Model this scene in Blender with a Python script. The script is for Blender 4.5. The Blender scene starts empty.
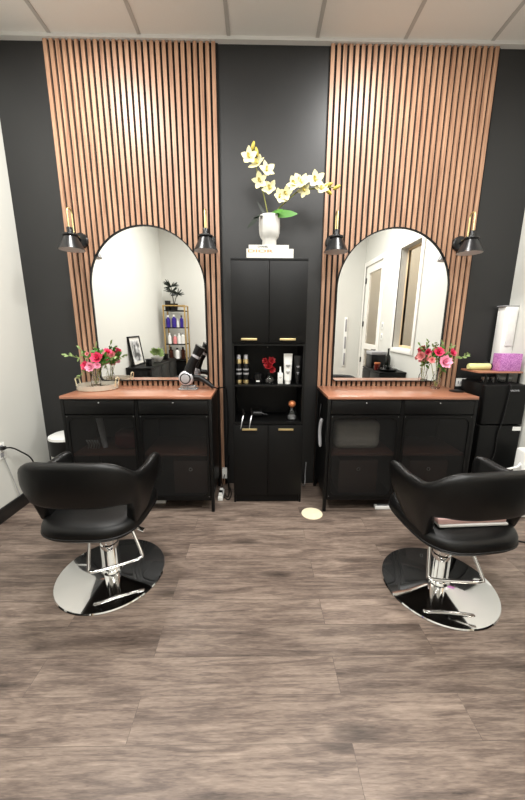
import bpy, bmesh, math, random
from math import sin, cos, pi, radians as R
from mathutils import Vector, Matrix, Euler
random.seed(7)
scene = bpy.context.scene
COL = scene.collection

# ------------------------------------------------------------------ materials
MATS = {}
def srgb(r, g, b):
    f = lambda c: (c/255/12.92 if c/255 <= .04045 else ((c/255+.055)/1.055)**2.4)
    return (f(r), f(g), f(b), 1)
def mat(name, col, rough=.5, metal=0, var=.12, scale=30, bump=0, bscale=200, trans=0, emit=0, spec=.5, coat=0, alpha=1, ior=1.45, sheen=0):
    if name in MATS: return MATS[name]
    m = bpy.data.materials.new(name); m.use_nodes = True
    nt = m.node_tree; b = nt.nodes['Principled BSDF']
    tc = nt.nodes.new('ShaderNodeTexCoord')
    n = nt.nodes.new('ShaderNodeTexNoise'); n.inputs['Scale'].default_value = scale; n.inputs['Detail'].default_value = 3
    nt.links.new(tc.outputs['Object'], n.inputs['Vector'])
    r = nt.nodes.new('ShaderNodeMapRange'); r.inputs['To Min'].default_value = 1-var; r.inputs['To Max'].default_value = 1+var
    nt.links.new(n.outputs['Fac'], r.inputs['Value'])
    mx = nt.nodes.new('ShaderNodeMix'); mx.data_type = 'RGBA'; mx.blend_type = 'MULTIPLY'; mx.inputs['Factor'].default_value = 1
    mx.inputs['A'].default_value = col
    nt.links.new(r.outputs['Result'], mx.inputs['B'])
    nt.links.new(mx.outputs['Result'], b.inputs['Base Color'])
    b.inputs['Roughness'].default_value = rough; b.inputs['Metallic'].default_value = metal
    b.inputs['Transmission Weight'].default_value = trans; b.inputs['IOR'].default_value = ior
    b.inputs['Specular IOR Level'].default_value = spec
    b.inputs['Coat Weight'].default_value = coat; b.inputs['Coat Roughness'].default_value = .15
    b.inputs['Alpha'].default_value = alpha
    b.inputs['Sheen Weight'].default_value = sheen
    if emit:
        nt.links.new(mx.outputs['Result'], b.inputs['Emission Color']); b.inputs['Emission Strength'].default_value = emit
    if bump:
        n2 = nt.nodes.new('ShaderNodeTexNoise'); n2.inputs['Scale'].default_value = bscale
        nt.links.new(tc.outputs['Object'], n2.inputs['Vector'])
        bp = nt.nodes.new('ShaderNodeBump'); bp.inputs['Strength'].default_value = bump; bp.inputs['Distance'].default_value = .002
        nt.links.new(n2.outputs['Fac'], bp.inputs['Height']); nt.links.new(bp.outputs['Normal'], b.inputs['Normal'])
    MATS[name] = m
    return m
def wood(name, c1, c2, axis, rough=.4, scale=1.0, coat=0):
    m = bpy.data.materials.new(name); m.use_nodes = True
    nt = m.node_tree; b = nt.nodes['Principled BSDF']; N = nt.nodes.new; L = nt.links.new
    tc = N('ShaderNodeTexCoord'); mp = N('ShaderNodeMapping')
    s = [60*scale]*3; s[axis] = 3*scale
    mp.inputs['Scale'].default_value = s
    L(tc.outputs['Object'], mp.inputs['Vector'])
    n = N('ShaderNodeTexNoise'); n.inputs['Scale'].default_value = 1; n.inputs['Detail'].default_value = 6; n.inputs['Distortion'].default_value = .6
    L(mp.outputs['Vector'], n.inputs['Vector'])
    cr = N('ShaderNodeValToRGB'); cr.color_ramp.elements[0].position = .32; cr.color_ramp.elements[1].position = .7
    cr.color_ramp.elements[0].color = c1; cr.color_ramp.elements[1].color = c2
    L(n.outputs['Fac'], cr.inputs['Fac']); L(cr.outputs['Color'], b.inputs['Base Color'])
    b.inputs['Roughness'].default_value = rough
    b.inputs['Coat Weight'].default_value = coat; b.inputs['Coat Roughness'].default_value = .25
    bp = N('ShaderNodeBump'); bp.inputs['Strength'].default_value = .12; bp.inputs['Distance'].default_value = .002
    L(n.outputs['Fac'], bp.inputs['Height']); L(bp.outputs['Normal'], b.inputs['Normal'])
    return m
def floor_mat():
    m = bpy.data.materials.new('floor_planks'); m.use_nodes = True
    nt = m.node_tree; b = nt.nodes['Principled BSDF']; N = nt.nodes.new; L = nt.links.new
    tc = N('ShaderNodeTexCoord'); mp = N('ShaderNodeMapping'); mp.inputs['Location'].default_value = (.55, 1.447+.149*40, 0)
    L(tc.outputs['Object'], mp.inputs['Vector'])
    br = N('ShaderNodeTexBrick'); br.offset = .37; br.offset_frequency = 2; br.squash = 1
    br.inputs['Scale'].default_value = 1; br.inputs['Brick Width'].default_value = 1.22; br.inputs['Row Height'].default_value = .149
    br.inputs['Mortar Size'].default_value = .0011; br.inputs['Mortar Smooth'].default_value = .3; br.inputs['Bias'].default_value = 0
    br.inputs['Color1'].default_value = (0, 0, 0, 1); br.inputs['Color2'].default_value = (1, 1, 1, 1); br.inputs['Mortar'].default_value = (.5, .5, .5, 1)
    L(mp.outputs['Vector'], br.inputs['Vector'])
    # offset grain per plank
    ad = N('ShaderNodeVectorMath'); ad.operation = 'MULTIPLY_ADD'
    cx = N('ShaderNodeCombineXYZ'); L(br.outputs['Color'], cx.inputs['X']); L(br.outputs['Color'], cx.inputs['Y']); L(br.outputs['Color'], cx.inputs['Z'])
    ad.inputs[1].default_value = (7, 3, 9); L(cx.outputs['Vector'], ad.inputs[0]); L(tc.outputs['Object'], ad.inputs[2])
    def noise(sc, det, dist):
        mm = N('ShaderNodeMapping'); mm.inputs['Scale'].default_value = sc; L(ad.outputs['Vector'], mm.inputs['Vector'])
        n = N('ShaderNodeTexNoise'); n.inputs['Scale'].default_value = 1; n.inputs['Detail'].default_value = det; n.inputs['Distortion'].default_value = dist
        L(mm.outputs['Vector'], n.inputs['Vector']); return n
    g1 = noise((2.6, 30, 1), 9, 1.8); g2 = noise((26, 230, 1), 6, .6); g3 = noise((1.8, 7, 1), 5, 1.2)
    # knots: stretched rings
    mk = N('ShaderNodeMapping'); mk.inputs['Scale'].default_value = (1.5, 5.0, 1); L(ad.outputs['Vector'], mk.inputs['Vector'])
    vo = N('ShaderNodeTexVoronoi'); vo.voronoi_dimensions = '2D'; vo.inputs['Scale'].default_value = 1; vo.inputs['Randomness'].default_value = 1
    nd = N('ShaderNodeVectorMath'); nd.operation = 'MULTIPLY_ADD'; nd.inputs[1].default_value = (.12, .12, .12)
    L(g1.outputs['Color'], nd.inputs[0]); L(mk.outputs['Vector'], nd.inputs[2]); L(nd.outputs['Vector'], vo.inputs['Vector'])
    kr = N('ShaderNodeMapRange'); kr.inputs['From Min'].default_value = .03; kr.inputs['From Max'].default_value = .17; kr.inputs['To Min'].default_value = .42; kr.inputs['To Max'].default_value = 1
    vs = N('ShaderNodeSeparateColor'); L(vo.outputs['Color'], vs.inputs['Color'])
    gt = N('ShaderNodeMath'); gt.operation = 'LESS_THAN'; gt.inputs[1].default_value = .62; L(vs.outputs['Red'], gt.inputs[0])
    sel = N('ShaderNodeMath'); sel.operation = 'ADD'; L(gt.outputs['Value'], sel.inputs[0]); L(vo.outputs['Distance'], sel.inputs[1])
    L(sel.outputs['Value'], kr.inputs['Value'])
    # grain swirls round each knot
    sw = N('ShaderNodeMath'); sw.operation = 'MULTIPLY'; sw.inputs[1].default_value = 42; L(sel.outputs['Value'], sw.inputs[0])
    sn = N('ShaderNodeMath'); sn.operation = 'SINE'; L(sw.outputs['Value'], sn.inputs[0])
    fo = N('ShaderNodeMapRange'); fo.inputs['From Min'].default_value = .15; fo.inputs['From Max'].default_value = .55; fo.inputs['To Min'].default_value = .1; fo.inputs['To Max'].default_value = 0; L(sel.outputs['Value'], fo.inputs['Value'])
    swr = N('ShaderNodeMath'); swr.operation = 'MULTIPLY_ADD'; L(sn.outputs['Value'], swr.inputs[0]); L(fo.outputs['Result'], swr.inputs[1]); swr.inputs[2].default_value = 1
    a1 = N('ShaderNodeMath'); a1.operation = 'MULTIPLY_ADD'; L(g2.outputs['Fac'], a1.inputs[0]); a1.inputs[1].default_value = .42
    a2 = N('ShaderNodeMath'); a2.operation = 'MULTIPLY_ADD'; L(g1.outputs['Fac'], a2.inputs[0]); a2.inputs[1].default_value = .62; 
    a3 = N('ShaderNodeMath'); a3.operation = 'MULTIPLY_ADD'; L(g3.outputs['Fac'], a3.inputs[0]); a3.inputs[1].default_value = .6; a3.inputs[2].default_value = -.335
    L(a3.outputs['Value'], a2.inputs[2]); L(a2.outputs['Value'], a1.inputs[2])
    cr = N('ShaderNodeValToRGB'); e = cr.color_ramp.elements
    e[0].position = .22; e[0].color = srgb(54, 45, 40); e[1].position = .74; e[1].color = srgb(148, 132, 119)
    x = e.new(.45); x.color = srgb(103, 89, 80)
    L(a1.outputs['Value'], cr.inputs['Fac'])
    pv = N('ShaderNodeMapRange'); pv.inputs['To Min'].default_value = .8; pv.inputs['To Max'].default_value = 1.12; L(br.outputs['Color'], pv.inputs['Value'])
    mort = N('ShaderNodeMapRange'); mort.inputs['To Min'].default_value = 1; mort.inputs['To Max'].default_value = .62; L(br.outputs['Fac'], mort.inputs['Value'])
    mu = N('ShaderNodeMath'); mu.operation = 'MULTIPLY'; L(pv.outputs['Result'], mu.inputs[0]); L(mort.outputs['Result'], mu.inputs[1])
    mu2 = N('ShaderNodeMath'); mu2.operation = 'MULTIPLY'; L(mu.outputs['Value'], mu2.inputs[0]); L(kr.outputs['Result'], mu2.inputs[1])
    mu3 = N('ShaderNodeMath'); mu3.operation = 'MULTIPLY'; L(mu2.outputs['Value'], mu3.inputs[0]); L(swr.outputs['Value'], mu3.inputs[1]); mu2 = mu3
    mx = N('ShaderNodeMix'); mx.data_type = 'RGBA'; mx.blend_type = 'MULTIPLY'; mx.inputs['Factor'].default_value = 1
    L(cr.outputs['Color'], mx.inputs['A']); L(mu2.outputs['Value'], mx.inputs['B']); L(mx.outputs['Result'], b.inputs['Base Color'])
    b.inputs['Roughness'].default_value = .42; b.inputs['Specular IOR Level'].default_value = .35
    bp = N('ShaderNodeBump'); bp.inputs['Strength'].default_value = .25; bp.inputs['Distance'].default_value = .002
    L(a1.outputs['Value'], bp.inputs['Height']); L(bp.outputs['Normal'], b.inputs['Normal'])
    return m
def mesh_mat():
    m = bpy.data.materials.new('perforated_metal'); m.use_nodes = True
    nt = m.node_tree; b = nt.nodes['Principled BSDF']; N = nt.nodes.new; L = nt.links.new
    b.inputs['Base Color'].default_value = (.012, .012, .012, 1); b.inputs['Roughness'].default_value = .45
    tc = N('ShaderNodeTexCoord'); sp = N('ShaderNodeSeparateXYZ'); L(tc.outputs['Object'], sp.inputs['Vector'])
    outs = []
    for ax in 'XZ':
        k = N('ShaderNodeMath'); k.operation = 'MULTIPLY'; k.inputs[1].default_value = 2*pi/.004; L(sp.outputs[ax], k.inputs[0])
        s = N('ShaderNodeMath'); s.operation = 'SINE'; L(k.outputs[0], s.inputs[0]); outs.append(s)
    p = N('ShaderNodeMath'); p.operation = 'ADD'; L(outs[0].outputs[0], p.inputs[0]); L(outs[1].outputs[0], p.inputs[1])
    g = N('ShaderNodeMath'); g.operation = 'GREATER_THAN'; g.inputs[1].default_value = -.15; L(p.outputs[0], g.inputs[0])
    iv = N('ShaderNodeMath'); iv.operation = 'SUBTRACT'; iv.inputs[0].default_value = 1; L(g.outputs[0], iv.inputs[1])
    L(iv.outputs[0], b.inputs['Alpha'])
    return m
def glitter_mat():
    m = bpy.data.materials.new('purple_glitter'); m.use_nodes = True
    nt = m.node_tree; b = nt.nodes['Principled BSDF']; N = nt.nodes.new; L = nt.links.new
    tc = N('ShaderNodeTexCoord'); v = N('ShaderNodeTexVoronoi'); v.inputs['Scale'].default_value = 160; L(tc.outputs['Object'], v.inputs['Vector'])
    cr = N('ShaderNodeValToRGB'); cr.color_ramp.elements[0].color = srgb(150, 70, 150); cr.color_ramp.elements[1].color = srgb(215, 150, 210)
    L(v.outputs['Color'], cr.inputs['Fac']); L(cr.outputs['Color'], b.inputs['Base Color']); b.inputs['Roughness'].default_value = .35; b.inputs['Metallic'].default_value = .2
    return m
def photo_mat():
    m = bpy.data.materials.new('grey_photo_print'); m.use_nodes = True
    nt = m.node_tree; b = nt.nodes['Principled BSDF']; N = nt.nodes.new; L = nt.links.new
    tc = N('ShaderNodeTexCoord'); n = N('ShaderNodeTexNoise'); n.inputs['Scale'].default_value = 9; L(tc.outputs['Object'], n.inputs['Vector'])
    cr = N('ShaderNodeValToRGB'); cr.color_ramp.elements[0].position = .38; cr.color_ramp.elements[1].position = .62
    cr.color_ramp.elements[0].color = (.06, .06, .06, 1); cr.color_ramp.elements[1].color = (.7, .7, .7, 1)
    L(n.outputs['Fac'], cr.inputs['Fac']); L(cr.outputs['Color'], b.inputs['Base Color'])
    return m

WHITE = mat('white_wall_paint', srgb(206, 206, 199), .6, var=.02, scale=3)
BWALL = mat('black_wall_paint', srgb(33, 33, 33), .46, var=.06, scale=4, bump=.15, bscale=260)
TILE = mat('ceiling_tile', srgb(216, 214, 210), .9, var=.04, scale=260, bump=.3, bscale=400)
TBAR = mat('ceiling_grid_metal', srgb(172, 170, 166), .5, var=.02)
EDGE = mat('ceiling_edge_metal', srgb(205, 203, 200), .5, var=.02)
BASEB = mat('black_baseboard', srgb(22, 22, 22), .4)
TRIMW = mat('white_trim', srgb(235, 233, 226), .4, var=.01)
TAN = mat('corridor_tan', srgb(214, 188, 150), .7, var=.04, scale=2)
FLOOR = floor_mat()
SLAT = wood('slat_walnut', srgb(138, 101, 78), srgb(184, 145, 117), 2, .43)
FELT = mat('black_felt', srgb(18, 16, 15), .9)
TOPW = wood('stained_top', srgb(142, 92, 68), srgb(178, 122, 96), 0, .28, coat=.5)
DKWOOD = wood('dark_wood', srgb(58, 34, 26), srgb(84, 50, 38), 0, .5)
BLKM = mat('black_powder_metal', srgb(9, 9, 9), .42, spec=.3, bump=.1)
BLKL = mat('black_laminate', srgb(8, 8, 8), .45, spec=.28, var=.05)
BLKC = mat('black_cavity', srgb(12, 12, 12), .6)
MESH = mesh_mat()
MIRROR = mat('mirror_silver', (.93, .93, .92, 1), .0, 1, var=0)
CHROME = mat('chrome', (.86, .86, .86, 1), .05, 1, var=.01)
LEATH = mat('black_leather', srgb(7, 7, 7), .4, bump=.25, bscale=420, spec=.38)
BRASS = mat('brass', srgb(220, 206, 150), .38, 1, var=.04)
GOLD = mat('gold_handle', srgb(232, 212, 160), .35, 1, var=.03)
SHADE = mat('black_lamp_metal', srgb(24, 24, 25), .3, var=.04)
LINER = mat('lamp_inside_grey', srgb(190, 185, 182), .5)
CERAM = mat('white_ceramic', srgb(196, 195, 190), .35, var=.04, scale=12)
PAPER = mat('white_book_cloth', srgb(208, 206, 198), .6, var=.02)
INK = mat('black_ink', srgb(30, 30, 30), .6)
ORANGE = mat('orange_ink', srgb(222, 140, 92), .6)
PETALY = mat('cream_petal', srgb(214, 208, 164), .5, var=.08, scale=60)
PETC = mat('yellow_centre', srgb(196, 180, 96), .5)
BUD = mat('green_bud', srgb(176, 160, 62), .5)
STEMG = mat('green_stem', srgb(120, 122, 52), .5)
LEAFG = mat('leaf_green', srgb(70, 120, 44), .4, var=.2)
LEAFP = mat('pale_leaf_green', srgb(128, 150, 92), .5, var=.25)
LEAFD = mat('dark_leaf', srgb(24, 32, 22), .4, var=.2)
PINKH = mat('hot_pink_petal', srgb(214, 58, 98), .55, var=.2, scale=50)
PINKL = mat('light_pink_petal', srgb(238, 160, 186), .55, var=.15, scale=50)
PINKP = mat('peach_pink_petal', srgb(222, 140, 140), .55, var=.15, scale=50)
RED = mat('red_petal', srgb(140, 22, 30), .5, var=.2, scale=50)
GLASS = mat('clear_glass', (1, 1, 1, 1), .02, trans=1, var=0)
WIN = mat('window_glass', (1, 1, 1, 1), .0, trans=1, var=0, ior=1.02)
PLW = mat('white_plastic', srgb(236, 236, 232), .35, var=.01)
PLB = mat('black_plastic', srgb(12, 12, 13), .35, spec=.4)
GREYP = mat('grey_plastic', srgb(150, 150, 152), .4)
SILV = mat('silver_plastic', srgb(196, 196, 202), .3, .6)
CREAM = mat('cream_disc', srgb(222, 210, 180), .6)
LIME = mat('pale_yellow_can', srgb(214, 216, 150), .4)
GLIT = glitter_mat()
PINKC = mat('pale_pink_cloth', srgb(226, 186, 180), .8)
PURP = mat('purple_plastic', srgb(52, 36, 130), .3)
AMBER = mat('dark_amber', srgb(52, 24, 14), .25)
REDG = mat('red_candle_glass', srgb(90, 28, 22), .2)
COPPER = mat('copper_ball', srgb(206, 128, 84), .35, .5)
KNIT = mat('grey_knit', srgb(150, 146, 138), .9, var=.6, scale=90)
REDC = mat('dark_red_pouch', srgb(70, 18, 18), .6)
DKRED = mat('wicker_brown', srgb(48, 32, 26), .6, var=.2)
PHOTO = photo_mat()
STEEL = mat('brushed_steel', srgb(170, 170, 170), .3, 1)

# ------------------------------------------------------------------ geometry builder
class B:
    def __init__(s): s.bm = bmesh.new()
    def _mark(s): s.n = len(s.bm.verts)
    def box(s, c, size, bev=0, rot=None, seg=2):
        r = bmesh.ops.create_cube(s.bm, size=1)
        M = Matrix.Translation(c) @ (Euler(rot).to_matrix().to_4x4() if rot else Matrix()) @ Matrix.Diagonal((*size, 1))
        bmesh.ops.transform(s.bm, matrix=M, verts=r['verts'])
        if bev:
            es = list({e for v in r['verts'] for e in v.link_edges})
            bmesh.ops.bevel(s.bm, geom=es, offset=bev, segments=seg, affect='EDGES', profile=.5)
        return s
    def bx(s, x0, x1, y0, y1, z0, z1, bev=0, seg=2):
        return s.box(((x0+x1)/2, (y0+y1)/2, (z0+z1)/2), (x1-x0, y1-y0, z1-z0), bev, None, seg)
    def rings(s, rings, cap0=True, cap1=True, close=True):
        vs = [[s.bm.verts.new(p) for p in r] for r in rings]
        n = len(rings[0])
        for a, b in zip(vs, vs[1:]):
            for i in range(n if close else n-1):
                j = (i+1) % n
                try: s.bm.faces.new((a[i], a[j], b[j], b[i]))
                except ValueError: pass
        if cap0: s.bm.faces.new(vs[0][::-1])
        if cap1: s.bm.faces.new(vs[-1])
        return vs
    def lathe(s, prof, c=(0, 0, 0), seg=32, rot=None, sc=(1, 1, 1)):
        c = Vector(c); E = Euler(rot).to_matrix() if rot else Matrix.Identity(3)
        rg = [[c + E @ Vector((max(r, 1e-4)*cos(2*pi*i/seg)*sc[0], max(r, 1e-4)*sin(2*pi*i/seg)*sc[1], z*sc[2])) for i in range(seg)] for r, z in prof]
        s.rings(rg); return s
    def cyl(s, p0, p1, r0, r1=None, seg=16):
        return s.tube([p0, p1], [r0, r0 if r1 is None else r1], seg)
    def tube(s, pts, r, seg=8, closed=False):
        pts = [Vector(p) for p in pts]; n = len(pts)
        rs = r if isinstance(r, (list, tuple)) else [r]*n
        t0 = (pts[1]-pts[0]).normalized()
        up = Vector((0, 0, 1)) if abs(t0.z) < .9 else Vector((1, 0, 0))
        u = t0.cross(up).normalized(); rg = []
        for i, p in enumerate(pts):
            if closed: t = (pts[(i+1) % n]-pts[i-1]).normalized()
            else: t = (pts[min(i+1, n-1)]-pts[max(i-1, 0)]).normalized()
            u = (u-t*u.dot(t)).normalized(); v = t.cross(u)
            rg.append([p+(u*cos(2*pi*k/seg)+v*sin(2*pi*k/seg))*rs[i] for k in range(seg)])
        if closed: rg.append(rg[0]); s.rings(rg, False, False)
        else: s.rings(rg)
        return s
    def ell(s, c, rad, seg=16, rot=None):
        prof = [(sin(pi*i/10), -cos(pi*i/10)) for i in range(11)]
        return s.lathe(prof, c, seg, rot, rad)
    def prism(s, poly, y0, y1):           # poly in xz, extruded along y
        s.rings([[(x, y0, z) for x, z in poly], [(x, y1, z) for x, z in poly]]); return s
    def ring(s, outer, inner, y0, y1):    # frame between two outlines of equal count
        rg = [[(x, y0, z) for x, z in outer], [(x, y1, z) for x, z in outer], [(x, y1, z) for x, z in inner], [(x, y0, z) for x, z in inner]]
        rg.append(rg[0]); s.rings(rg, False, False); return s
    def petal(s, base, d, nrm, L, W, cup=.25, n=4):
        base = Vector(base); d = Vector(d).normalized(); nrm = Vector(nrm).normalized()
        w = d.cross(nrm).normalized(); nn = w.cross(d)
        rows = []
        for i in range(n+1):
            t = i/n; ww = W*.5*(sin(pi*min(1, .12+t*.86))**.7)
            p = base+d*(L*t)+nn*(cup*L*t*t)
            rows.append([p-w*ww+nn*(cup*ww*.5), p+nn*0, p+w*ww+nn*(cup*ww*.5)])
        s.rings(rows, False, False, close=False); return s
    def build(s, name, m, parent=None, loc=None, rot=None, ang=40):
        bm = s.bm
        bmesh.ops.remove_doubles(bm, verts=bm.verts, dist=1e-6)
        bmesh.ops.recalc_face_normals(bm, faces=bm.faces)
        for f in bm.faces: f.smooth = True
        me = bpy.data.meshes.new(name); bm.to_mesh(me); bm.free()
        me.set_sharp_from_angle(angle=R(ang))
        me.materials.append(m)
        o = bpy.data.objects.new(name, me); COL.objects.link(o)
        if parent: o.parent = parent
        if loc: o.location = loc
        if rot: o.rotation_euler = rot
        return o
def tag(o, label=None, cat=None, group=None, kind=None):
    if label: o['label'] = label
    if cat: o['category'] = cat
    if group: o['group'] = group
    if kind: o['kind'] = kind
    return o
def thing(name, label, cat, loc=(0, 0, 0), rz=0, group=None):
    o = bpy.data.objects.new(name, None); COL.objects.link(o); o.empty_display_size = .05
    o.location = loc; o.rotation_euler = (0, 0, rz)
    return tag(o, label, cat, group)
def struct(o): o['kind'] = 'structure'; return o
def dup(root, loc, label, rz=None):
    r = root.copy(); COL.objects.link(r); r.location = loc; r['label'] = label
    if rz is not None: r.rotation_euler = (0, 0, rz)
    def kids(src, dst):
        for ch in list(src.children):
            c = ch.copy(); COL.objects.link(c); c.parent = dst; kids(ch, c)
    kids(root, r)
    return r
def rrect(x0, x1, z0, z1, r, n=5):
    pts = []
    for cx, cz, a in ((x1-r, z0+r, -90), (x1-r, z1-r, 0), (x0+r, z1-r, 90), (x0+r, z0+r, 180)):
        for i in range(n+1):
            t = R(a+90*i/n); pts.append((cx+r*cos(t), cz+r*sin(t)))
    return pts
def text(txt, size, m, name, parent, loc, rot=(pi/2, 0, 0), width=None):
    cu = bpy.data.curves.new('lettering', 'FONT'); cu.body = txt; cu.size = size; cu.extrude = .0003; cu.offset = size*.02; cu.align_x = 'CENTER'; cu.align_y = 'CENTER'
    t = bpy.data.objects.new('lettering', cu); COL.objects.link(t)
    dg = bpy.context.evaluated_depsgraph_get(); me = bpy.data.meshes.new_from_object(t.evaluated_get(dg))
    bpy.data.objects.remove(t); bpy.data.curves.remove(cu)
    me.materials.clear(); me.materials.append(m)
    if width:
        xs = [v.co.x for v in me.vertices]; k = width/(max(xs)-min(xs))
        for v in me.vertices: v.co.x *= k
    o = bpy.data.objects.new(name, me); COL.objects.link(o); o.parent = parent; o.location = loc; o.rotation_euler = rot
    return o

# ------------------------------------------------------------------ room
XW, YB, H = 1.97, -3.92, 3.348
XC = 3.4
struct(B().bx(-XW-.1, XC, YB-.1, .1, -.08, 0).build('floor', FLOOR))
struct(B().bx(-XW-.1, XC, YB-.1, .1, H, H+.08).build('ceiling', TILE))
struct(B().bx(-XW-.1, XC, 0, .1, 0, H).build('wall_back_black', BWALL))
bpy.data.objects['wall_back_black'].name = 'wall_back'
struct(B().bx(-XW-.1, -XW, YB-.1, 0, 0, H).build('wall_left', WHITE))
struct(B().bx(-XW, XC, YB-.1, YB, 0, H).build('wall_front', WHITE))
# right wall with a window and a door opening
WT = .14
w = B()
DY0, DY1, DZ = -3.82, -2.96, 2.50      # door opening
WY0, WY1, WZ0, WZ1 = -2.30, -1.69, 1.10, 2.50
w.bx(XW, XW+WT, YB, DY0, 0, H); w.bx(XW, XW+WT, DY0, DY1, DZ, H); w.bx(XW, XW+WT, DY1, WY0, 0, H)
w.bx(XW, XW+WT, WY0, WY1, 0, WZ0); w.bx(XW, XW+WT, WY0, WY1, WZ1, H); w.bx(XW, XW+WT, WY1, 0, 0, H)
struct(w.build('wall_right', WHITE))
struct(B().bx(XC-.06, XC, YB, 0, 0, H).build('wall_corridor', TAN))
# window: casing + glass
wf = B()
def yz_frame(b, y0, y1, z0, z1, t, x0, x1, sill=True):
    b.bx(x0, x1, y0-t, y0, z0-(t if sill else 0), z1+t, .004); b.bx(x0, x1, y1, y1+t, z0-(t if sill else 0), z1+t, .004)
    b.bx(x0, x1, y0, y1, z1, z1+t, .004)
    if sill: b.bx(x0, x1, y0, y1, z0-t, z0, .004)
    return b
win = struct(yz_frame(wf, WY0, WY1, WZ0, WZ1, .07, XW-.018, XW).build('window_1', TRIMW))
fr = B(); yz_frame(fr, WY0+.03, WY1-.03, WZ0+.03, WZ1-.03, .03, XW+.09, XW+.13).build('window_frame', TAN, win)
B().bx(XW+.108, XW+.112, WY0+.03, WY1-.03, WZ0+.03, WZ1-.03).build('pane', WIN, win)
dr = struct(yz_frame(B(), DY0, DY1, 0, DZ, .08, XW-.018, XW, False).build('door_1', TRIMW))
ds = B(); gy0, gy1, gz0, gz1 = DY0+.15, DY1-.12, 1.08, DZ-.13
dx0, dx1 = XW+.01, XW+.05
ds.bx(dx0, dx1, DY0, gy0, .005, DZ); ds.bx(dx0, dx1, gy1, DY1, .005, DZ); ds.bx(dx0, dx1, gy0, gy1, gz1, DZ); ds.bx(dx0, dx1, gy0, gy1, .005, .22); ds.bx(dx0, dx1, gy0, gy1, .98, gz0)
slab = ds.build('door_slab', TRIMW, dr)
B().bx(dx0+.018, dx0+.022, gy0, gy1, .22, .98).bx(dx0+.018, dx0+.022, gy0, gy1, gz0, gz1).build('pane', WIN, dr)
for z in (2.25, 1.45, .75): B().bx(dx0-.022, dx0+.004, DY0-.012, DY0+.02, z-.05, z+.05, .003).build('hinge', BLKM, dr)
B().cyl((XW-.03, DY1-.06, 1.0), (XW+.01, DY1-.06, 1.0), .012).tube([(XW-.03, DY1-.06, 1.0), (XW-.035, DY1-.17, 1.0)], .009).build('door_handle', BLKM, dr)
# baseboards
struct(B().bx(-XW, -XW+.014, YB, 0, 0, .105, .002).build('baseboard_left', BASEB))
struct(B().bx(-XW+.014, XW-.014, YB, YB+.014, 0, .105, .002).build('baseboard_front', BASEB))
struct(B().bx(XW-.014, XW, WY1+.75, 0, 0, .105, .002).build('baseboard_right', BASEB))
# ceiling grid
i = 1
for k in range(-1, 7):
    x = -1.5285+.61*k
    if abs(x) > XW-.02: continue
    struct(B().bx(x-.0125, x+.0125, YB, -.03, H-.004, H).build('trim_%d' % i, TBAR)); i += 1
for k in range(1, 7):
    struct(B().bx(-XW, XW, -.61*k-.0125, -.61*k+.0125, H-.003, H).build('trim_%d' % i, TBAR)); i += 1
struct(B().bx(-XW, XW, -.04, 0, H-.02, H).build('trim_%d' % i, EDGE)); i += 1

# ------------------------------------------------------------------ slat panels
def slat_panel(x0, label):
    t = thing('slat_wall_panel', label, 'wall panel', (x0, 0, 0), group='walnut slat wall panels')
    B().bx(0, 1.2, -.009, 0, 0, H-.021).build('backing', FELT, t)
    s = B(); n = 28; p = 1.2/n
    for k in range(n): s.bx(k*p+.0, k*p+p*.6, -.024, -.009, 0, H-.021)
    s.build('slats', SLAT, t)
    return t
G = .774
slat_panel(-G/2-1.2, 'full height walnut slat wall panel behind the left arched mirror')
slat_panel(G/2+.017, 'full height walnut slat wall panel behind the right arched mirror')

# ------------------------------------------------------------------ arched mirrors
def arch(hw, z0, z1, rc, n=40):
    pts = []
    zs = z1-hw
    for cx, a0 in ((hw-rc, -90),):
        for i in range(6): pts.append((cx+rc*cos(R(a0+18*i)), z0+rc+rc*sin(R(a0+18*i))))
    for i in range(n+1): pts.append((hw*cos(pi*i/n), zs+hw*sin(pi*i/n)))
    for i in range(6): pts.append((-hw+rc+rc*cos(R(180+18*i)), z0+rc+rc*sin(R(180+18*i))))
    return pts
def arched_mirror(x, label):
    t = thing('arched_mirror', label, 'mirror', (x, -.0245, .957), group='arched wall mirrors'); t.rotation_euler = (R(.5), 0, 0)
    B().ring(arch(.452, 0, 1.198, .035), arch(.444, .007, 1.190, .03), -.022, 0).build('frame', BLKM, t)
    B().prism(arch(.4445, .0065, 1.1905, .03), -.012, -.004).build('mirror_glass', MIRROR, t)
    return t
arched_mirror(-.972, 'arched wall mirror in thin black frame reflecting the picture frame and ladder shelf')
arched_mirror(.972, 'arched wall mirror in thin black frame reflecting the white door and window')

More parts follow.
